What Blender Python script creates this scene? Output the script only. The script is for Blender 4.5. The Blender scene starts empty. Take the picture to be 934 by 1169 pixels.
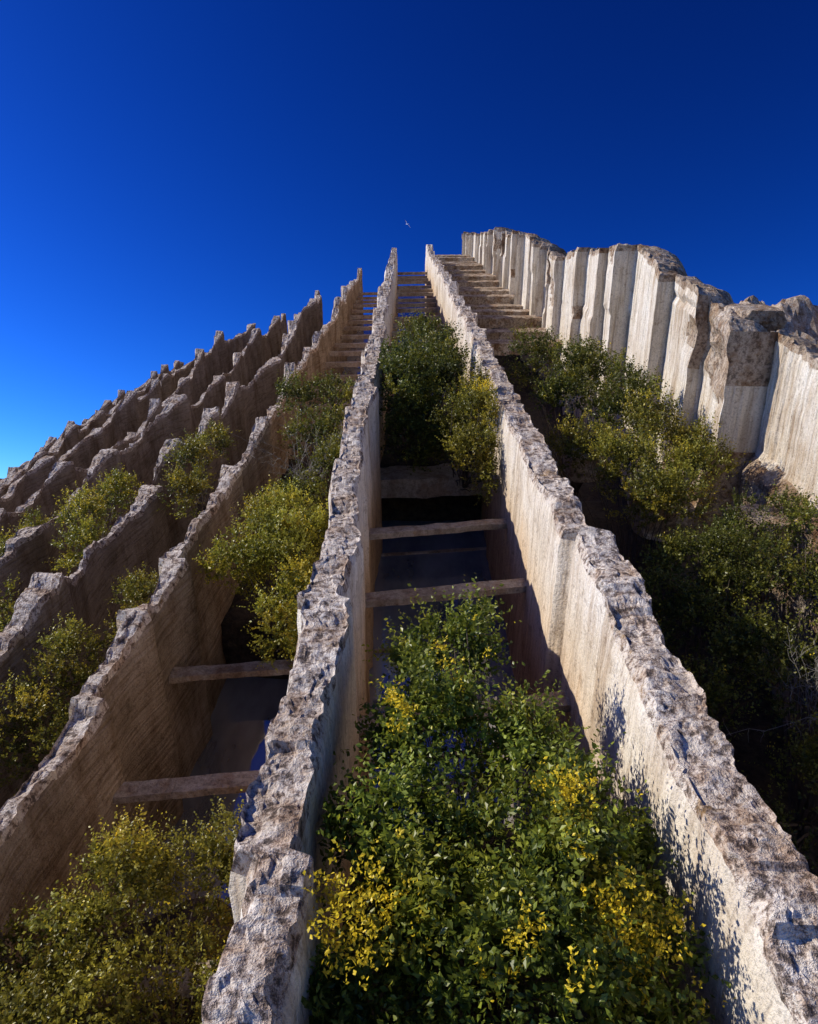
import bpy, math, numpy as np
from mathutils import Vector
ALPHA=math.radians(25.0); THETA=math.atan(353/850.0)
sc=bpy.context.scene
sc.view_settings.view_transform='Standard'; sc.view_settings.look='None'; sc.view_settings.exposure=0
UP=np.array([0,math.sin(ALPHA),math.cos(ALPHA)])   # world up in slope frame (u,v,n)

# ---------------- noise ----------------
def _h(ix,iy,iz,seed):
    n=(ix.astype(np.int64)*374761393+iy.astype(np.int64)*668265263+iz.astype(np.int64)*2147483647+seed*1274126177)&0xffffffff
    n=((n^(n>>13))*1274126177)&0xffffffff
    n=((n^(n>>16))*2246822519)&0xffffffff
    return ((n^(n>>15))&0xffffff)/float(0xffffff)*2-1
def vnoise(x,y,z,seed=0):
    x,y,z=np.broadcast_arrays(np.asarray(x,float),np.asarray(y,float),np.asarray(z,float))
    xi,yi,zi=np.floor(x),np.floor(y),np.floor(z)
    fx,fy,fz=x-xi,y-yi,z-zi
    fx=fx*fx*(3-2*fx);fy=fy*fy*(3-2*fy);fz=fz*fz*(3-2*fz)
    r=0
    for a in (0,1):
        for b in (0,1):
            for c in (0,1):
                w=(fx if a else 1-fx)*(fy if b else 1-fy)*(fz if c else 1-fz)
                r=r+w*_h(xi+a,yi+b,zi+c,seed)
    return r
def fbm(x,y,z,seed=0,o=4):
    r=0;a=1;s=0
    for k in range(o):
        f=2.03**k
        r=r+a*vnoise(np.asarray(x)*f,np.asarray(y)*f,np.asarray(z)*f,seed+k*17);s+=a;a*=.5
    return r/s

# ---------------- materials ----------------
def newmat(name):
    m=bpy.data.materials.new(name);m.use_nodes=True
    nt=m.node_tree;b=nt.nodes['Principled BSDF'];return m,nt,b
def N(nt,t,**k):
    n=nt.nodes.new(t)
    for a,v in k.items():
        setattr(n,a,v)
    return n
def ramp(nt,stops):
    r=nt.nodes.new('ShaderNodeValToRGB');e=r.color_ramp.elements
    e[0].position=stops[0][0];e[0].color=(*stops[0][1],1)
    e[1].position=stops[-1][0];e[1].color=(*stops[-1][1],1)
    for p,c in stops[1:-1]:
        q=e.new(p);q.color=(*c,1)
    return r
def noise(nt,co,scale,detail=6,rough=.6,vec_scale=None,rotx=0):
    n=nt.nodes.new('ShaderNodeTexNoise');n.inputs['Scale'].default_value=scale
    n.inputs['Detail'].default_value=detail;n.inputs['Roughness'].default_value=rough
    if vec_scale:
        mp=nt.nodes.new('ShaderNodeMapping');mp.inputs['Scale'].default_value=vec_scale
        mp.inputs['Rotation'].default_value=(rotx,0,0)
        nt.links.new(co,mp.inputs['Vector']);nt.links.new(mp.outputs[0],n.inputs['Vector'])
    else: nt.links.new(co,n.inputs['Vector'])
    return n
def mix(nt,mode,fac,a,b):
    m=nt.nodes.new('ShaderNodeMix');m.data_type='RGBA';m.blend_type=mode
    for sock,val in ((m.inputs[0],fac),(m.inputs[6],a),(m.inputs[7],b)):
        if isinstance(val,(int,float)): sock.default_value=val
        elif isinstance(val,tuple): sock.default_value=(*val,1)
        else: nt.links.new(val,sock)
    return m.outputs[2]
def stone(name,c0,c1,c2,stain,striae=1.0,pit=0.0,bump=.5,tint=(.8,.68,.6),sdir='v',dist=.03,bounce_tint=None):
    m,nt,b=newmat(name)
    tc=N(nt,'ShaderNodeTexCoord').outputs['Object']
    n1=noise(nt,tc,1.3,4,.65); r1=ramp(nt,[(.3,c0),(.5,c1),(.7,c2)]); nt.links.new(n1.outputs[0],r1.inputs[0])
    n2=noise(nt,tc,1.0,4,.7,(2.2,2.2,.45)); r2=ramp(nt,[(.48,(1,1,1)),(.66,stain)]); nt.links.new(n2.outputs[0],r2.inputs[0])
    col=mix(nt,'MULTIPLY',.85,r1.outputs[0],r2.outputs[0])
    n3=noise(nt,tc,38,3,.8); r3=ramp(nt,[(.33,(.45,.43,.41)),(.48,(1,1,1)),(.75,(1.12,1.11,1.1))]); nt.links.new(n3.outputs[0],r3.inputs[0])
    col=mix(nt,'MULTIPLY',.65,col,r3.outputs[0])
    if pit==0:
        n5=noise(nt,tc,7,4,.8); r5=ramp(nt,[(.56,(1,1,1)),(.64,(.55,.50,.46))]); nt.links.new(n5.outputs[0],r5.inputs[0])
        col=mix(nt,'MULTIPLY',.7,col,r5.outputs[0])
    a2=N(nt,'ShaderNodeMath',operation='MULTIPLY');nt.links.new(n3.outputs[0],a2.inputs[0]);a2.inputs[1].default_value=.6
    hgt=a2.outputs[0]
    if bounce_tint:  # warm reflected light painted into the lower faces, offsets blue skylight in shade
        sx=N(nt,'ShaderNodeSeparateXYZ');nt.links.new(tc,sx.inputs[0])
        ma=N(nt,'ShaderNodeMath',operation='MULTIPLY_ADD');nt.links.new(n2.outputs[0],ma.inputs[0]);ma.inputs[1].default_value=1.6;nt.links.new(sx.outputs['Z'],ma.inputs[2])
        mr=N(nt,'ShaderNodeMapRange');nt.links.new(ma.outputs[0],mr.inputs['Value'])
        mr.inputs['From Min'].default_value=bounce_tint[0]+.8;mr.inputs['From Max'].default_value=bounce_tint[0]-.2
        col=mix(nt,'MULTIPLY',mr.outputs[0],col,bounce_tint[1])
    if striae>0:
        st=noise(nt,tc,1.0,2,.65,(12,17,.8) if sdir=='v' else (3,1.6,24),.0 if sdir=='v' else .22)
        sm=N(nt,'ShaderNodeMath',operation='MULTIPLY_ADD');nt.links.new(st.outputs[0],sm.inputs[0]);sm.inputs[1].default_value=1.3*striae;nt.links.new(hgt,sm.inputs[2])
        hgt=sm.outputs[0]
        rs=ramp(nt,[(.36,(.66,.61,.56)),(.5,(1,1,1))]);nt.links.new(st.outputs[0],rs.inputs[0])
        col=mix(nt,'MULTIPLY',.8*min(1,striae),col,rs.outputs[0])
    if pit>0:
        vo=noise(nt,tc,15,5,.78)
        rp=ramp(nt,[(.40,(.15,.12,.105)),(.47,(.66,.57,.53)),(.53,(1.1,1.07,1.04))]);nt.links.new(vo.outputs[0],rp.inputs[0])
        col=mix(nt,'MULTIPLY',pit,col,rp.outputs[0])
        a3=N(nt,'ShaderNodeMath',operation='MULTIPLY_ADD');nt.links.new(vo.outputs[0],a3.inputs[0]);a3.inputs[1].default_value=1.2;nt.links.new(hgt,a3.inputs[2]);hgt=a3.outputs[0]
        nb=noise(nt,tc,2.4,4,.75);rb=ramp(nt,[(.5,(1,1,1)),(.60,tint)]);nt.links.new(nb.outputs[0],rb.inputs[0])
        col=mix(nt,'MULTIPLY',.85,col,rb.outputs[0])
        # rusty / orange lichen patches
        nl=noise(nt,tc,5.5,4,.7);rl=ramp(nt,[(.62,(0,0,0)),(.70,(1,1,1))]);nt.links.new(nl.outputs[0],rl.inputs[0])
        ml=N(nt,'ShaderNodeMath',operation='MULTIPLY');nt.links.new(rl.outputs[0],ml.inputs[0]);ml.inputs[1].default_value=.45
        col=mix(nt,'MIX',ml.outputs[0],col,(.42,.25,.09))
    nt.links.new(col,b.inputs['Base Color'])
    b.inputs['Roughness'].default_value=.92;b.inputs['Specular IOR Level'].default_value=.2
    bp=N(nt,'ShaderNodeBump');bp.inputs['Strength'].default_value=bump;bp.inputs['Distance'].default_value=dist
    nt.links.new(hgt,bp.inputs['Height']);nt.links.new(bp.outputs[0],b.inputs['Normal'])
    return m
M_FACE=stone('sawn_limestone',(.62,.54,.43),(.74,.66,.55),(.79,.73,.64),(.58,.49,.41),.7,0,.7,bounce_tint=(-3.0,(.78,.57,.37)))  # lower wall colour warmed to imitate bounced light
M_CLIFF=stone('quarried_limestone',(.62,.54,.43),(.74,.67,.56),(.80,.75,.66),(.62,.52,.42),1.0,0,1.0)
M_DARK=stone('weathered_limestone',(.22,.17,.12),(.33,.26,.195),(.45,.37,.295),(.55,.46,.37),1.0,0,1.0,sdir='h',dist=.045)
M_TOP=stone('pitted_limestone',(.61,.54,.46),(.72,.65,.57),(.78,.73,.66),(.7,.62,.54),0.0,.95,1.0,(.72,.60,.50))
M_BEAM=stone('beam_stone',(.38,.31,.22),(.52,.44,.34),(.62,.54,.44),(.6,.5,.42),0.3,.35,.8)
M_CRUST=stone('crust_rock',(.36,.28,.19),(.52,.43,.33),(.64,.57,.48),(.55,.44,.34),0.0,.7,1.0,(.6,.45,.33))
def plain(name,c0,c1,scale):
    m,nt,b=newmat(name);tc=N(nt,'ShaderNodeTexCoord').outputs['Object']
    n=noise(nt,tc,scale,4,.7);r=ramp(nt,[(.35,c0),(.65,c1)]);nt.links.new(n.outputs[0],r.inputs[0]);nt.links.new(r.outputs[0],b.inputs['Base Color'])
    b.inputs['Roughness'].default_value=.95
    bp=N(nt,'ShaderNodeBump');bp.inputs['Distance'].default_value=.05;nt.links.new(n.outputs[0],bp.inputs['Height']);nt.links.new(bp.outputs[0],b.inputs['Normal'])
    return m
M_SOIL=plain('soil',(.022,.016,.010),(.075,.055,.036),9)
M_GROUND=plain('dry_ground',(.12,.11,.07),(.24,.20,.14),.3)
m,nt,b=newmat('still_water');M_WATER=m
tc=N(nt,'ShaderNodeTexCoord').outputs['Object']
n=noise(nt,tc,1.1,4,.6,(1.4,.5,1));r=ramp(nt,[(.35,(.12,.14,.17)),(.62,(.26,.29,.34))]);nt.links.new(n.outputs[0],r.inputs[0])
nt.links.new(r.outputs[0],b.inputs['Base Color']);b.inputs['Roughness'].default_value=.015;b.inputs['IOR'].default_value=3.6
n=noise(nt,tc,3,2,.5);bp=N(nt,'ShaderNodeBump');bp.inputs['Strength'].default_value=.02;nt.links.new(n.outputs[0],bp.inputs['Height']);nt.links.new(bp.outputs[0],b.inputs['Normal'])

m,nt,b=newmat('leaves');M_LEAF=m
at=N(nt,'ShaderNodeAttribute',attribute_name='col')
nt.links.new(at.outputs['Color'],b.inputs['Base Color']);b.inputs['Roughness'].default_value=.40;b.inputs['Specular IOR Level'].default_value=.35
tr=N(nt,'ShaderNodeBsdfTranslucent');nt.links.new(at.outputs['Color'],tr.inputs['Color'])
mx=N(nt,'ShaderNodeMixShader');mx.inputs[0].default_value=.33
nt.links.new(b.outputs[0],mx.inputs[1]);nt.links.new(tr.outputs[0],mx.inputs[2]);nt.links.new(mx.outputs[0],nt.nodes['Material Output'].inputs[0])
m,nt,b=newmat('bark');M_BARK=m
b.inputs['Base Color'].default_value=(.10,.075,.055,1);b.inputs['Roughness'].default_value=.9
m,nt,b=newmat('dead_twig');M_TWIG=m
b.inputs['Base Color'].default_value=(.24,.22,.19,1);b.inputs['Roughness'].default_value=.8
m,nt,b=newmat('white_feathers');M_WHITE=m
b.inputs['Base Color'].default_value=(.8,.8,.8,1);b.inputs['Roughness'].default_value=.7

# ---------------- mesh helpers ----------------
def mesh_obj(name,verts,faces,mats,midx=None,smooth=True,rot=True,col=None):
    verts=np.asarray(verts,np.float32);faces=np.asarray(faces,np.int32)
    me=bpy.data.meshes.new(name);nf,k=faces.shape
    me.vertices.add(len(verts));me.vertices.foreach_set('co',verts.ravel())
    me.loops.add(nf*k);me.loops.foreach_set('vertex_index',faces.ravel())
    me.polygons.add(nf);me.polygons.foreach_set('loop_start',np.arange(0,nf*k,k,dtype=np.int32))
    me.polygons.foreach_set('loop_total',np.full(nf,k,np.int32))
    for mt in mats: me.materials.append(mt)
    if midx is not None: me.polygons.foreach_set('material_index',np.asarray(midx,np.int32))
    if isinstance(smooth,bool): smooth=np.full(nf,smooth)
    me.polygons.foreach_set('use_smooth',smooth)
    me.update(calc_edges=True)
    if col is not None:
        a=me.color_attributes.new('col','FLOAT_COLOR','POINT')
        a.data.foreach_set('color',np.asarray(col,np.float32).ravel())
    o=bpy.data.objects.new(name,me);sc.collection.objects.link(o)
    if rot:o.rotation_euler=(ALPHA,0,0)
    return o
def gridfaces(a,b,off=0):
    i=np.arange(a-1)[:,None]*b+np.arange(b-1)[None,:]
    return np.stack([i,i+1,i+b+1,i+b],-1).reshape(-1,4)+off
def vsamples(v0,v1,q=.0065,mn=.022):
    v=[v0]
    while v[-1]<v1: v.append(v[-1]+max(mn,q*(abs(v[-1])+2.0)))
    v[-1]=v1
    return np.array(v)

def build_wall(name,u0,htop,hl,hr,v0,v1,t,amp,P,scoop,seed,mats,q=.0065,steps=.06,wob=.05,far=.016,facet=0.0):
    vs=vsamples(v0,v1,q);nv=len(vs)
    K=26;Mt=18
    r=np.random.default_rng(seed)
    e=[v0-r.uniform(0,P)]
    while e[-1]<v1+P: e.append(e[-1]+P*r.uniform(.5,1.5))
    e=np.array(e);idx=np.searchsorted(e,vs,'right')-1
    fr=(vs-e[idx])/(e[idx+1]-e[idx])
    asym=fr**.7
    cyc=np.sin(math.pi*asym)
    ah=r.uniform(.15,1.2,len(e)+1)
    peakh=ah[idx]*(1-fr)+ah[idx+1]*fr
    off=r.uniform(-.5,.5,len(e)+1)
    offs=off[idx]*(1-fr)+off[idx+1]*fr
    A=amp+(far*np.clip(vs-9,0,40) if amp<.2 else 0)
    topn=-htop+A*((1-cyc**.9)*peakh*1.25-.35)+A*.6*offs
    topn+=.10*fbm(vs*.35,0,seed,seed,3)+.05*fbm(vs*2.3,0,0,seed+3,4)
    topn+= steps*np.round(1.5*vnoise(vs*1.3,5,seed,seed+9))+steps*.4*np.round(1.4*vnoise(vs*4.1,5,seed,seed+10))
    sc_v=scoop*cyc
    lat=wob*fbm(vs*.25,seed,0,seed,2)+scoop*.35*off[idx]*cyc+facet*(fr-.5)*np.where(off[idx]>-.15,1,-.6)
    s=np.linspace(0,1,K)**.6
    S,V=np.meshgrid(s,vs)
    T=topn[:,None]
    nl=-hl+(T+hl)*S
    dL=.03*fbm(V*1.5,nl*1.2,0,seed+21)+.012*fbm(V*7,nl*7,0,seed+22,3)
    edge=np.clip((S-.965)/.035,0,1)
    chipL=edge*.02*np.round(1.2+2.2*fbm(V*6,0,seed,seed+5))
    chipR=edge*.02*np.round(1.2+2.2*fbm(V*6,3,seed,seed+6))
    uL=(u0+lat-t/2)[:,None]+dL+(sc_v*.35)[:,None]*(.4+.6*S)+chipL-(1-S)*.04
    left=np.stack([uL,V,nl],-1)
    nr_=-hr+(T+hr)*S
    dR=.03*fbm(V*1.5,nr_*1.2,0,seed+31)+.012*fbm(V*7,nr_*7,0,seed+32,3)
    uR=(u0+lat+t/2)[:,None]-dR-(sc_v)[:,None]*(.25+.75*S)*.8-chipR+(1-S)*.04
    right=np.stack([uR,V,nr_],-1)[:,::-1]
    w=np.linspace(0,1,Mt+2)[1:-1]
    W,V2=np.meshgrid(w,vs)
    uT=uL[:,-1][:,None]*(1-W)+uR[:,-1][:,None]*W
    nT=T+.022*fbm(uT*11,V2*11,0,seed+41,4)+.03*fbm(uT*3,V2*2.5,0,seed+43,3)+.012*np.round(2*fbm(uT*5,V2*5,0,seed+45,2))
    top=np.stack([uT,V2,nT],-1)
    G=np.concatenate([left,top,right],1);nb=G.shape[1]
    verts=G.reshape(-1,3)
    f=gridfaces(nv,nb)
    mi=np.zeros((nv-1,nb-1),int);mi[:,K-2:K+Mt+1]=1
    caps=[]
    for row,fl in ((0,0),(nv-1,1)):
        for j in range(nb//2):
            a=row*nb+j;b_=row*nb+j+1;c=row*nb+nb-2-j;d=row*nb+nb-1-j
            if c>b_: caps.append([a,b_,c,d] if fl else [d,c,b_,a])
    f=f[:,::-1]
    f=np.concatenate([f,np.array(caps)],0)
    mi=np.concatenate([mi.ravel(),np.zeros(len(caps),int)])
    return mesh_obj(name,verts,f,mats,mi,smooth=(mi==0))

VEND=44.5
uA=-.545;uB=1.44
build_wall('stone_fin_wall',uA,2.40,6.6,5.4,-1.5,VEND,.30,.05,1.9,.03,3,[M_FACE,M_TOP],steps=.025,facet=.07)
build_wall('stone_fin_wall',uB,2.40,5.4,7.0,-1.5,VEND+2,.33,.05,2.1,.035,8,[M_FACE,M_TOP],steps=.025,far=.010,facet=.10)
lefts=[(-2.545,3.66,.16,.12),(-4.545,4.62,.40,.30),(-6.545,5.55,.50,.42),(-8.545,6.38,.5,.5),(-10.545,7.2,.5,.5),(-12.545,8.15,.55,.5),
       (-14.6,9.4,.55,.55),(-16.6,10.65,.6,.55),(-18.6,11.9,.6,.55),(-20.6,13.2,.6,.5),(-22.6,14.5,.6,.5)]
tops=[2.40]+[l[1] for l in lefts]
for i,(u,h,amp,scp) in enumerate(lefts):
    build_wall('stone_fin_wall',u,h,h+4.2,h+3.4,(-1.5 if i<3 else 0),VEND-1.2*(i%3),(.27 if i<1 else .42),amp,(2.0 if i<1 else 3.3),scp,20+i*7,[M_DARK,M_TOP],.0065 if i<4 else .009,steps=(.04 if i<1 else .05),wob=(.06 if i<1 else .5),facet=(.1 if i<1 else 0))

# ---------------- slabs ----------------
def slab(name,u0,u1,v0,v1,h,depth,mat,amp=.05,res=.12,seed=0,skew=0,freq=2.0,smooth=True):
    nx=max(3,int((u1-u0)/res)+1);ny=max(3,int((v1-v0)/res)+1);nz=max(3,min(16,int(depth/res)+1))
    vmap={};V=[];F=[]
    def vid(i,j,k):
        key=(i,j,k)
        if key not in vmap:
            vmap[key]=len(V);V.append((u0+(u1-u0)*i/(nx-1),v0+(v1-v0)*j/(ny-1),-h-depth+depth*k/(nz-1)))
        return vmap[key]
    for i in range(nx-1):
        for j in range(ny-1):
            F.append((vid(i,j,nz-1),vid(i+1,j,nz-1),vid(i+1,j+1,nz-1),vid(i,j+1,nz-1)))
            F.append((vid(i,j,0),vid(i,j+1,0),vid(i+1,j+1,0),vid(i+1,j,0)))
    for i in range(nx-1):
        for k in range(nz-1):
            F.append((vid(i,0,k),vid(i+1,0,k),vid(i+1,0,k+1),vid(i,0,k+1)))
            F.append((vid(i,ny-1,k),vid(i,ny-1,k+1),vid(i+1,ny-1,k+1),vid(i+1,ny-1,k)))
    for j in range(ny-1):
        for k in range(nz-1):
            F.append((vid(0,j,k),vid(0,j,k+1),vid(0,j+1,k+1),vid(0,j+1,k)))
            F.append((vid(nx-1,j,k),vid(nx-1,j+1,k),vid(nx-1,j+1,k+1),vid(nx-1,j,k+1)))
    V=np.array(V,float);P=V.copy()
    V[:,1]+=amp*fbm(P[:,0]*freq,P[:,1]*freq,P[:,2]*freq,seed+1)
    V[:,2]+=amp*fbm(P[:,0]*freq,P[:,1]*freq,P[:,2]*freq,seed+2)
    V[:,1]+=skew*(P[:,0]-(u0+u1)/2)
    return mesh_obj(name,V,F,[mat],smooth=smooth)

def simple_sheet(name,u0,u1,v0,v1,h,mat,nx=2,ny=2,amp=0,seed=0,freq=1.5):
    us=np.linspace(u0,u1,nx);vs=np.linspace(v0,v1,ny)
    U,Vv=np.meshgrid(us,vs);Z=-h+(amp*fbm(U*freq,Vv*freq,0,seed) if amp else 0)*np.ones_like(U)
    return mesh_obj(name,np.stack([U,Vv,Z],-1).reshape(-1,3),gridfaces(ny,nx),[mat])
simple_sheet('water',uA+.05,uB-.05,-1.5,44,4.90,M_WATER)
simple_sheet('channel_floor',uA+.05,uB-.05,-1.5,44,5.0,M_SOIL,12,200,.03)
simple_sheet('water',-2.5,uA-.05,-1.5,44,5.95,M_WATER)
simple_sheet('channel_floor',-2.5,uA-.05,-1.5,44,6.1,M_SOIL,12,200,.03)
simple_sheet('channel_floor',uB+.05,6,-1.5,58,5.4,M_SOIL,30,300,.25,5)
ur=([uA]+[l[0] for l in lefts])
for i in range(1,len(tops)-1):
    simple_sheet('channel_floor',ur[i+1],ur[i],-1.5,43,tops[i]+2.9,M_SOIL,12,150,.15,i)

slab('soil_terrace',uA+.1,uB-.12,11.4,16,3.95,1.2,M_SOIL,.12,.12,3)
slab('soil_terrace',uA+.1,uB-.12,-1.4,4.0,4.05,1.1,M_SOIL,.25,.12,4)
slab('soil_terrace',-2.45,uA-.12,8.5,15,5.1,1.1,M_SOIL,.15,.15,5)
slab('soil_terrace',-2.45,uA-.12,-1.4,4.0,5.0,1.2,M_SOIL,.25,.12,6)
def beam(u0,u1,v,h,w,d,skew,seed,mat=M_BEAM,amp=.014):
    return slab('stone_crossbeam',u0,u1,v-w/2,v+w/2,h,d,mat,amp,.035 if v<10 else .08,seed,skew,freq=5.0,smooth=False)
k=0
for v in [4.75,6.62,8.28]+list(np.arange(16.2,44,1.72)):
    k+=1;beam(uA+.1,uB-.1,v,3.62+.03*math.sin(k*2.1),.17+.02*math.sin(k),.07 if v<10 else .14,.2,100+k)
for v in [3.2,4.96,6.70]+list(np.arange(15.9,43,1.75)):
    k+=1;beam(-2.45,uA-.1,v,4.53+.03*math.sin(k*1.7),.18,.07 if v<10 else .14,.13,100+k)
for v in np.arange(21.5,55,1.9):
    k+=1;beam(uB+.1,5.3,v,3.6+.08*math.sin(k*1.9)-.012*(v-22),.7,.32,.08,100+k,M_CRUST,.05)
slab('stone_ledge',uA+.1,uB-.1,10.7,11.35,3.9,.3,M_BEAM,.05,.05,55,.1,freq=3,smooth=False)
for v in (5.7,7.6,9.0,10.2):
    beam(uA+.12,uB-.12,v,4.87,.05,.06,.15,300+int(v*10))

# ---------------- right cliff ----------------
def cliff():
    vs=vsamples(1.0,60,.0045,.025);
    r=np.random.default_rng(5)
    edges=[0.3,5.4,9.55,11.05,13.0,15.9,17.6]
    while edges[-1]<62: edges.append(edges[-1]+r.uniform(.9,2.6))
    edges=np.array(edges)
    vs=np.sort(np.concatenate([vs,edges[1:-1],edges[1:-1]+.012]));vs=vs[(vs>=1)&(vs<=60)];nv=len(vs)
    ctrl=np.array([[0,1.55],[8.15,1.60],[9.5,1.62],[9.8,1.42],[11.0,1.30],[11.1,1.15],[13.,1.02],[14.6,.86],[16.3,.78],[18.0,.95],[19.5,1.15],[22.7,1.36],[25,1.30],[29.5,1.08],[33,1.2],[37.8,1.2],[45,1.6],[60,2.1]])
    ht=np.interp(vs,ctrl[:,0],ctrl[:,1])
    idx=np.searchsorted(edges,vs,'right')-1
    fr=(vs-edges[idx])/(edges[idx+1]-edges[idx])
    n_=len(edges)
    dep=r.uniform(.10,.34,n_);off=r.uniform(-.05,.06,n_);stp=r.uniform(-.09,.09,n_)
    dep[:7]=[.25,.35,.22,.32,.45,.28,.3];off[:7]=[.25,.15,-.10,-.05,-.05,0,.0];stp[:7]=0
    g=edges[idx+1]-edges[idx]
    k1=.012/g
    prev=off[idx-1]+dep[idx-1]
    saw=np.where(fr<k1,prev+(off[idx]-prev)*fr/k1,off[idx]+dep[idx]*(fr-k1)/(1-k1))
    saw+=.025*np.round(1.5*vnoise(vs*1.9,0,3,4))
    ht=ht+stp[idx]*1.1
    K=46;s=np.linspace(0,1,K)
    S,V=np.meshgrid(s,vs)
    hb=6.0
    T=-ht[:,None]+.07*fbm(vs*3,0,0,77,4)[:,None]+.06*np.round(1.4*vnoise(vs*1.2,2,0,78))[:,None]
    nn=-hb+(T+hb)*S
    near=np.clip((13-V)/3,0,1)
    ledge=np.clip((-nn-3.1+.35*vnoise(V*.4,0,0,12))/.2,0,1)*near
    fine=.015*fbm(V*1.3,nn*1.3,0,81)+.010*fbm(V*8,nn*8,0,82,3)
    brk=.05*np.round(1.2*vnoise(idx[:,None]*3.3+.5,nn*.7,0,88)+.2)
    rough=ledge*(.2+.35*fbm(V*.9,nn*.9,0,83,5))
    rk=np.clip(1-np.abs(V-10.3)/.85,0,1)**.4*np.clip((nn+2.5)/.3,0,1)
    rough=rough+rk*(.04+.26*fbm(V*1.4,nn*1.6,0,93,5))
    # spalled patches high on the face
    sp=np.clip(fbm(V*.7,nn*1.1,0,97,3)*2.2-.55,0,1)*np.clip((S-.45)/.3,0,1)
    rough=rough-sp*(.07+.10*fbm(V*3,nn*3,0,98,4))
    crust=np.clip((S-.965)/.035,0,1)
    uF=4.35+saw[:,None]-rough+fine-brk+crust*.045*np.round(1.5*fbm(V*2.5,nn*3,0,84,4)+.5)+.12*fbm(V*.15,0,0,85,2)
    face=np.stack([uF,V,nn],-1)
    w=np.linspace(0,1,22)[1:];Wg,V2=np.meshgrid(w,vs)
    width=.75+.25*vnoise(vs*.3,1,1,6)
    uT=uF[:,-1][:,None]+Wg*width[:,None]
    nT=T-.12*Wg+.06*fbm(uT*1.8,V2*1.8,0,90,5)+.03*fbm(uT*8,V2*8,0,91,3)-(Wg**6)*.3
    top=np.stack([uT,V2,nT],-1)
    w=np.linspace(0,1,14)[1:];Wg,V2=np.meshgrid(w,vs)
    uK=uT[:,-1][:,None]+Wg*10;nK=nT[:,-1][:,None]-Wg*16+.6*fbm(uK*.6,V2*.6,0,95,4)*np.minimum(1,Wg*3)
    back=np.stack([uK,V2,nK],-1)
    G=np.concatenate([face,top,back],1);nb=G.shape[1]
    f=gridfaces(nv,nb)[:,::-1]
    mi=np.ones((nv-1,nb-1),int)
    mi[:,:K-2]=0
    lg=(ledge[:-1,:-1]>.4)|(rk[:-1,:-1]>.3)|(sp[:-1,:-1]>.3);mi[:,:K-1][lg]=1
    return mesh_obj('stone_quarry_cliff',G.reshape(-1,3),f,[M_CLIFF,M_CRUST],mi.ravel(),smooth=False)
cliff()

def boulder(u,v,h,r,seed,sx=1,sy=1,sz=.7,mat=None,name='boulder'):
    import bmesh
    bm=bmesh.new();bmesh.ops.create_icosphere(bm,subdivisions=5,radius=1)
    P=np.array([x.co[:] for x in bm.verts]);F=np.array([[y.index for y in x.verts] for x in bm.faces]);bm.free()
    d=1+.3*fbm(P[:,0]*1.2,P[:,1]*1.2,P[:,2]*1.2,seed,2)+.10*fbm(P[:,0]*4,P[:,1]*4,P[:,2]*4,seed+4,4)
    P=P*d[:,None]
    P=np.sign(P)*np.minimum(np.abs(P),.62+.06*fbm(P[:,0]*3,P[:,1]*3,P[:,2]*3,seed+8,3)[:,None])
    P=P*np.array([sx,sy,sz])*r+np.array([u,v,-h])
    return mesh_obj(name,P,F,[mat or M_CRUST],smooth=False)
boulder(4.72,10.3,1.42,.42,1,1.1,1.3,.5)
boulder(3.2,8.6,3.6,.5,2,1,1,.7)
boulder(4.1,7.9,3.5,.45,3,1,1.2,.7)
boulder(2.6,10.2,3.5,.4,4)
boulder(5.3,9.0,1.65,.3,6,1,1.5,.5)

# ---------------- vegetation ----------------
def unit(a): return a/np.maximum(1e-9,np.linalg.norm(a,axis=-1,keepdims=True))
def tubes(segs,rad0,rad1):
    V=[];F=[];off=0
    for pl,(r0,r1) in zip(segs,zip(rad0,rad1)):
        n=len(pl);d=unit(np.gradient(pl,axis=0));a=unit(np.cross(d,np.array([.3,.9,.2])));b_=np.cross(d,a)
        rr=np.linspace(r0,r1,n)[:,None]
        ring=[pl+rr*(math.cos(q)*a+math.sin(q)*b_) for q in (0,2.094,4.189)]
        V.append(np.stack(ring,1).reshape(-1,3))
        for i in range(n-1):
            for j in range(3):
                j2=(j+1)%3;F.append((off+i*3+j,off+i*3+j2,off+i*3+3+j2,off+i*3+3+j))
        off+=n*3
    return np.concatenate(V),np.array(F)
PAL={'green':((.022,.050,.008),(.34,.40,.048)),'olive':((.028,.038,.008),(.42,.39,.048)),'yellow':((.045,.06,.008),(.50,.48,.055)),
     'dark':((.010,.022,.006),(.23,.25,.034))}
ALT=np.array([1.45,1.15,.9])
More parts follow.
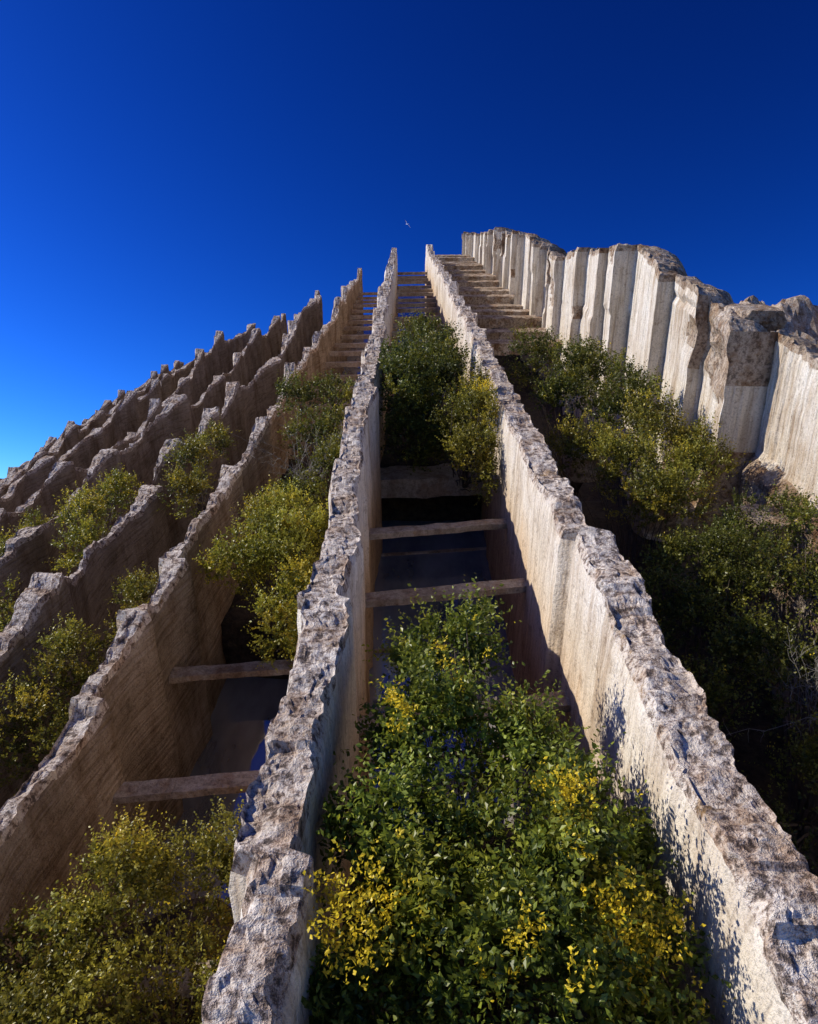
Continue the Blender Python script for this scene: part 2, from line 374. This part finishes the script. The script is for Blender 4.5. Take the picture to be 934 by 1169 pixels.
def bush(clumps,leaf=.035,dens=520,pal='green',seed=0,lim=(-99,99),root=None,flowers=(),flow_rand=0.0,name='bush',scale=1.0):
    r=np.random.default_rng(seed)
    clumps=[tuple(q*scale for q in c) for c in clumps];flowers=[(*[q*scale for q in c[:4]],c[4]) for c in flowers]
    LV=[];LC=[]
    c0,c1=[np.array(c) for c in PAL[pal]]
    def add_leaves(p,ax,size,col):
        n=len(p)
        side=unit(np.cross(ax,r.normal(size=(n,3))));nrm=np.cross(side,ax)
        L=size[:,None]
        q=np.stack([p,p+ax*L*.5+side*L*.31+nrm*L*.07,p+ax*L,p+ax*L*.5-side*L*.31+nrm*L*.07],1)
        LV.append(q);LC.append(np.repeat(col[:,None,:],4,1))
    for (u,v,h,rad) in clumps:
        c=np.array([u,v,-h])
        nl=int(8+rad*18)
        ld=unit(r.normal(size=(nl,3))+UP*.5)
        lp=c+ld*rad*r.uniform(.35,.95,(nl,1))
        lr=rad*r.uniform(.18,.38,nl)
        tint=r.uniform(.45,1.3,nl)
        alt=r.uniform(0,1,nl)**2
        ns=int(dens*rad*rad*3.4)
        which=r.integers(0,nl,ns)
        sd=unit(r.normal(size=(ns,3))+UP*.4)
        sp=lp[which]+sd*(lr[which]*r.uniform(.5,1.0,ns)**.6)[:,None]
        ax=unit(sd*.8+UP*.65+r.normal(size=(ns,3))*.35+unit(sp-c)*.5)
        SL=r.uniform(.07,.20,ns)*(leaf/.035)**.6
        nleaf=11
        tt=np.linspace(.05,1,nleaf)
        bend=r.normal(size=(ns,3))*.25
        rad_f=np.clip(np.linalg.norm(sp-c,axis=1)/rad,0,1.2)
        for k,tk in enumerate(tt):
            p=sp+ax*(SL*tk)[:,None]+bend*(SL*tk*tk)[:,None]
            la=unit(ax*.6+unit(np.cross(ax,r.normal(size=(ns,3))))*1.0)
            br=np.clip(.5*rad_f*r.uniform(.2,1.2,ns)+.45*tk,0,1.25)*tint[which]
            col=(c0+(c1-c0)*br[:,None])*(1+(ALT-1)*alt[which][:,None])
            yb=r.random(ns)<.03
            col[yb]=col[yb]*np.array([1.8,1.5,.9])
            sz=leaf*r.uniform(.65,1.3,ns)*(1-.35*tk)
            keep=(p[:,0]>lim[0])&(p[:,0]<lim[1])
            add_leaves(p[keep],la[keep],sz[keep],col[keep])
            if k==nleaf-1 and flow_rand>0:
                fm=keep&(r.random(ns)<flow_rand*(tint[which]>.9))&(rad_f>.6)
                for _ in range(6):
                    pp=p[fm]+r.normal(size=(fm.sum(),3))*.02
                    add_leaves(pp,unit(r.normal(size=pp.shape)),np.full(len(pp),.018*(leaf/.035)**.8),np.tile(np.array([.90,.70,.05]),(len(pp),1)))
    for (u,v,h,rad,nf) in flowers:
        # flower heads gathered in a few loose sprays
        nsp=max(3,nf//9)
        sc_=unit(r.normal(size=(nsp,3))+UP*.3)*rad*r.uniform(.2,1.15,(nsp,1))
        cc=np.array([u,v,-h])+sc_[r.integers(0,nsp,nf)]+r.normal(size=(nf,3))*rad*.22
        for _ in range(8):
            pp=cc+r.normal(size=cc.shape)*.014
            pp=pp[(pp[:,0]>lim[0])&(pp[:,0]<lim[1])]
            add_leaves(pp,unit(r.normal(size=pp.shape)+UP*.5),r.uniform(.012,.024,len(pp))*(leaf/.035)**.6,np.array([.93,.70,.04])*r.uniform(.75,1.05,(len(pp),1)))
    Lv=np.concatenate(LV).reshape(-1,3);Lc=np.concatenate(LC).reshape(-1,3)
    segs=[];r0=[];r1=[]
    if root is None:
        m_=np.mean(np.array(clumps),0);root=(m_[0],m_[1],m_[2]+.9)
    R=np.array([root[0],root[1],-root[2]])
    for (u,v,h,rad) in clumps:
        c=np.array([u,v,-h])
        for _ in range(7):
            e=c+unit(r.normal(size=3)+UP*.4)*rad*r.uniform(.3,.8)
            e[0]=min(max(e[0],lim[0]+.05),lim[1]-.05)
            s=np.linspace(0,1,7)[:,None]
            pl=R+r.normal(size=3)*.04+(e-R)*s+np.sin(s*math.pi)*r.normal(size=3)*.12*rad+r.normal(size=(7,3))*.015
            segs.append(pl);r0.append(.020*max(.6,rad*1.4));r1.append(.003)
    tv,tf=tubes(segs,r0,r1)
    nL=len(Lv);F=np.concatenate([np.arange(nL).reshape(-1,4),tf+nL])
    mi=np.concatenate([np.zeros(nL//4,int),np.ones(len(tf),int)])
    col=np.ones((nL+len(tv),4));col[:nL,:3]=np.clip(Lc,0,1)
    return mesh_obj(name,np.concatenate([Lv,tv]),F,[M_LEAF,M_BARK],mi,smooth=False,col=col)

AB=(uA+.17,uB-.18);AC=(-2.36,uA-.17)
bush([(.38,4.73,3.22,.42),(.22,4.0,3.3,.48),(.80,3.8,3.5,.42),(.0,3.2,3.4,.46),(.72,3.05,3.3,.5),(1.2,3.2,3.75,.40),
      (.05,2.6,3.45,.42),(.65,2.45,3.35,.5),(1.15,2.5,3.75,.40),(.2,1.9,3.6,.43),(.9,1.8,3.7,.43),(-.2,2.2,3.6,.36)],
     leaf=.044,dens=820,pal='green',seed=11,lim=AB,root=(.4,2.8,4.1),scale=.84,
     flowers=[(-.02,3.78,2.83,.14,34),(.83,2.9,2.86,.22,70),(-.22,2.4,3.05,.28,150),(1.10,2.4,3.25,.30,150),(.3,4.3,2.9,.25,24),(.5,2.2,2.95,.3,40)],flow_rand=.04,name='foreground_bush')
bush([(.32,12.9,2.65,.6),(.12,12.0,2.6,.62),(-.05,11.2,2.75,.5),(.6,11.6,2.7,.5),(.45,14.2,2.6,.6),(.2,10.9,3.1,.5),(.7,12.6,2.7,.5),(-.1,12.6,2.7,.45),(0,10.6,3.3,.4),(.6,10.5,3.3,.4)],leaf=.052,dens=430,pal='dark',seed=12,lim=AB,flow_rand=.02,root=(.3,11.9,4.1))
bush([(.98,9.8,2.65,.38),(.95,9.3,3.0,.36),(.85,10.2,3.0,.4),(1.0,10.6,2.55,.35),(.98,9.2,3.3,.3)],leaf=.042,dens=600,pal='olive',seed=13,lim=(AB[0],1.22),flowers=[(1.08,9.9,2.35,.2,90)],flow_rand=.08,name='flowering_shrub',root=(.9,10.9,4.1))
bush([(-1.5,7.7,3.85,.5),(-1.7,8.5,3.75,.5),(-1.1,7.2,4.05,.42),(-1.15,8.1,3.9,.5),(-1.35,6.9,4.3,.38),(-1.9,7.9,4.0,.4)],leaf=.042,dens=700,pal='yellow',seed=14,lim=AC,flow_rand=.02,scale=.97,root=(-1.4,7.9,5.2))
bush([(-1.5,12,3.75,.6),(-1.1,11,3.9,.5),(-2.0,13.4,3.4,.45),(-1.3,13.6,3.5,.5),(-1.6,10,4.1,.45)],leaf=.052,dens=380,pal='dark',seed=15,lim=AC)
bush([(-1.85,3.45,4.35,.5),(-1.35,3.7,4.4,.42),(-1.9,2.7,4.5,.5),(-1.3,2.9,4.6,.45),(-2.2,3.1,4.4,.45)],leaf=.034,dens=900,pal='olive',seed=16,lim=AC,flow_rand=.06,root=(-1.5,2.9,5.2),scale=.92)
CD=(-4.4,-2.75)
bush([(-3.75,7.2,4.95,.5),(-3.4,7.9,5.0,.45),(-3.9,6.4,5.2,.5),(-3.5,9.0,5.0,.4)],leaf=.040,dens=560,pal='olive',seed=17,lim=CD,flow_rand=.05)
bush([(-3.95,13.0,4.5,.45),(-3.8,12,4.7,.42),(-3.9,14.3,4.5,.4)],leaf=.05,dens=400,pal='olive',seed=18,lim=CD,flow_rand=.03)
DE=(-6.35,-4.8)
bush([(-5.5,13.2,5.2,.5),(-5.55,12,5.2,.45),(-5.4,11.2,5.4,.4)],leaf=.05,dens=400,pal='yellow',seed=19,lim=DE,flow_rand=.10)
bush([(-5.5,8.8,5.3,.45),(-5.6,8,5.5,.4)],leaf=.045,dens=450,pal='yellow',seed=20,lim=DE,flow_rand=.08)
bush([(-7.4,12.5,6.1,.4),(-7.3,13.5,6.1,.35)],leaf=.055,dens=350,pal='yellow',seed=21,flow_rand=.10)
RT=(uB+.22,4.6)
bush([(2.5,14.5,2.9,.55),(3.0,12.5,2.8,.6),(3.4,13.6,2.8,.5),(2.6,11.2,2.9,.5),(3.5,11.3,2.8,.5),(3.2,10.6,2.9,.5)],leaf=.050,dens=430,pal='dark',seed=22,lim=RT,flow_rand=.08,root=(3,12.4,4.8))
bush([(3.3,9.4,2.8,.5),(2.75,8.7,3.1,.5),(3.5,8.4,3.1,.45),(2.4,9.6,3.2,.45),(3.0,7.8,3.2,.52),(3.8,9.0,3.1,.4)],leaf=.043,dens=520,pal='olive',seed=23,lim=RT,flow_rand=.06,root=(3,8.7,4.9))
bush([(2.9,6.7,3.4,.5),(3.4,6.3,3.4,.5),(2.4,6.0,3.8,.55),(3.6,7.2,3.4,.42),(3.1,5.4,3.7,.5),(2.3,5.0,4.0,.5)],leaf=.038,dens=560,pal='dark',seed=24,lim=RT,flow_rand=.03,root=(3,6.2,5.1))
bush([(4.0,6.0,3.4,.45),(4.2,6.9,3.3,.40),(3.8,5.2,3.8,.5),(3.2,4.2,4.0,.5),(2.4,3.9,4.3,.5),(2.6,3.0,4.5,.5),(4.3,7.7,3.3,.34),(4.4,5.6,3.3,.4),(3.3,4.9,3.7,.45)],leaf=.038,dens=500,pal='dark',seed=25,lim=(RT[0],5),root=(3.5,5,5.1),flow_rand=.03)

def dead(c,rad,seed):
    r=np.random.default_rng(seed);segs=[];a=[];b_=[]
    c=np.array(c)
    for _ in range(34):
        d=unit(r.normal(size=3)+UP*.9);L=rad*r.uniform(.6,1.2);s=np.linspace(0,1,8)[:,None]
        pl=c+r.normal(size=3)*.15*rad+d*L*s+r.normal(size=3)*.25*L*s**2+r.normal(size=(8,3))*.012
        segs.append(pl);a.append(.004);b_.append(.0018)
        for _ in range(10):
            i=r.integers(2,8);d2=unit(d+r.normal(size=3)*.7);s2=np.linspace(0,1,4)[:,None]
            segs.append(pl[i]+d2*rad*r.uniform(.10,.3)*s2+r.normal(size=(4,3))*.006);a.append(.0022);b_.append(.0012)
    V,F=tubes(segs,a,b_);mesh_obj('dead_shrub',V,F,[M_TWIG])
dead((-1.5,11.2,-4.1),.75,5);dead((3.3,4.9,-3.65),.5,6)

# ---------------- far things ----------------
gx=np.linspace(-3000,3000,61)
U,Vv=np.meshgrid(gx,gx);mesh_obj('ground',np.stack([U,Vv,np.full_like(U,-17.0)],-1).reshape(-1,3),gridfaces(61,61),[M_GROUND],rot=False)
x=np.linspace(18,130,260);y=np.linspace(52,120,160);X,Y=np.meshgrid(x,y)
env=np.clip((X-22)/12,0,1)*np.clip((130-X)/30,0,1)*np.exp(-((Y-78)/17)**2)
rid=1-np.abs(fbm(X*.12,Y*.12,0,41,5))*1.4
Z=-17+env*(35.8+7*rid+2.2*fbm(X*.5,Y*.5,0,43,4))
mesh_obj('rocky_hill',np.stack([X,Y,Z],-1).reshape(-1,3),gridfaces(160,260),[M_CRUST],rot=False,smooth=False)
bv=[(0,.28,0),(.05,.05,.02),(0,0,.05),(-.05,.05,.02),(0,-.25,0),(0,.03,-.05),(.35,.1,.14),(.33,0,.14),(.75,-.05,.05),(-.35,.1,.14),(-.33,0,.14),(-.75,-.05,.05),(.06,-.36,0),(-.06,-.36,0)]
bf=[(0,1,2),(0,2,3),(0,5,1),(0,3,5),(4,2,1),(4,3,2),(4,1,5),(4,5,3),(1,6,7),(6,8,7),(3,10,9),(9,10,11),(4,12,13)]
o=mesh_obj('seagull',bv,bf,[M_WHITE],rot=False,smooth=False);o.location=(0.2,60,26.2);o.rotation_euler=(.3,.5,.9);o.scale=(.6,.6,.6)

# ---------------- camera, light, sky ----------------
cam=bpy.data.cameras.new('camera');co=bpy.data.objects.new('camera',cam);sc.collection.objects.link(co);sc.camera=co
cam.sensor_fit='VERTICAL';cam.sensor_height=24;cam.lens=24*850/1169;cam.clip_end=6000;cam.clip_start=.05
co.rotation_euler=(math.radians(90)+ALPHA-THETA,0,-math.radians(.34))
sl=np.array([-.8,.35,.5]);ca,sa=math.cos(ALPHA),math.sin(ALPHA)
sw=Vector((sl[0],sl[1]*ca-sl[2]*sa,sl[1]*sa+sl[2]*ca)).normalized()
L=bpy.data.lights.new('sun','SUN');L.energy=5.0;L.angle=math.radians(.5);L.color=(1,.93,.80)
lo=bpy.data.objects.new('sun',L);sc.collection.objects.link(lo);lo.rotation_euler=sw.to_track_quat('Z','Y').to_euler()
w=bpy.data.worlds.new('World');sc.world=w;w.use_nodes=True;nt=w.node_tree
bg=nt.nodes['Background'];sky=nt.nodes.new('ShaderNodeTexSky');sky.sky_type='NISHITA';sky.sun_disc=False
sky.sun_elevation=math.asin(sw.z);sky.sun_rotation=math.atan2(sw.x,sw.y)
sky.altitude=800;sky.air_density=1.0;sky.dust_density=.8;sky.ozone_density=6
hs=nt.nodes.new('ShaderNodeHueSaturation');hs.inputs['Saturation'].default_value=1.2
gm=nt.nodes.new('ShaderNodeGamma');gm.inputs['Gamma'].default_value=2.15
nt.links.new(sky.outputs[0],hs.inputs['Color']);nt.links.new(hs.outputs[0],gm.inputs['Color']);nt.links.new(gm.outputs[0],bg.inputs[0]);bg.inputs[1].default_value=.021
print('SUN',sw,math.degrees(sky.sun_elevation),math.degrees(sky.sun_rotation), 'polys',sum(len(o.data.polygons) for o in sc.objects if o.type=='MESH'))
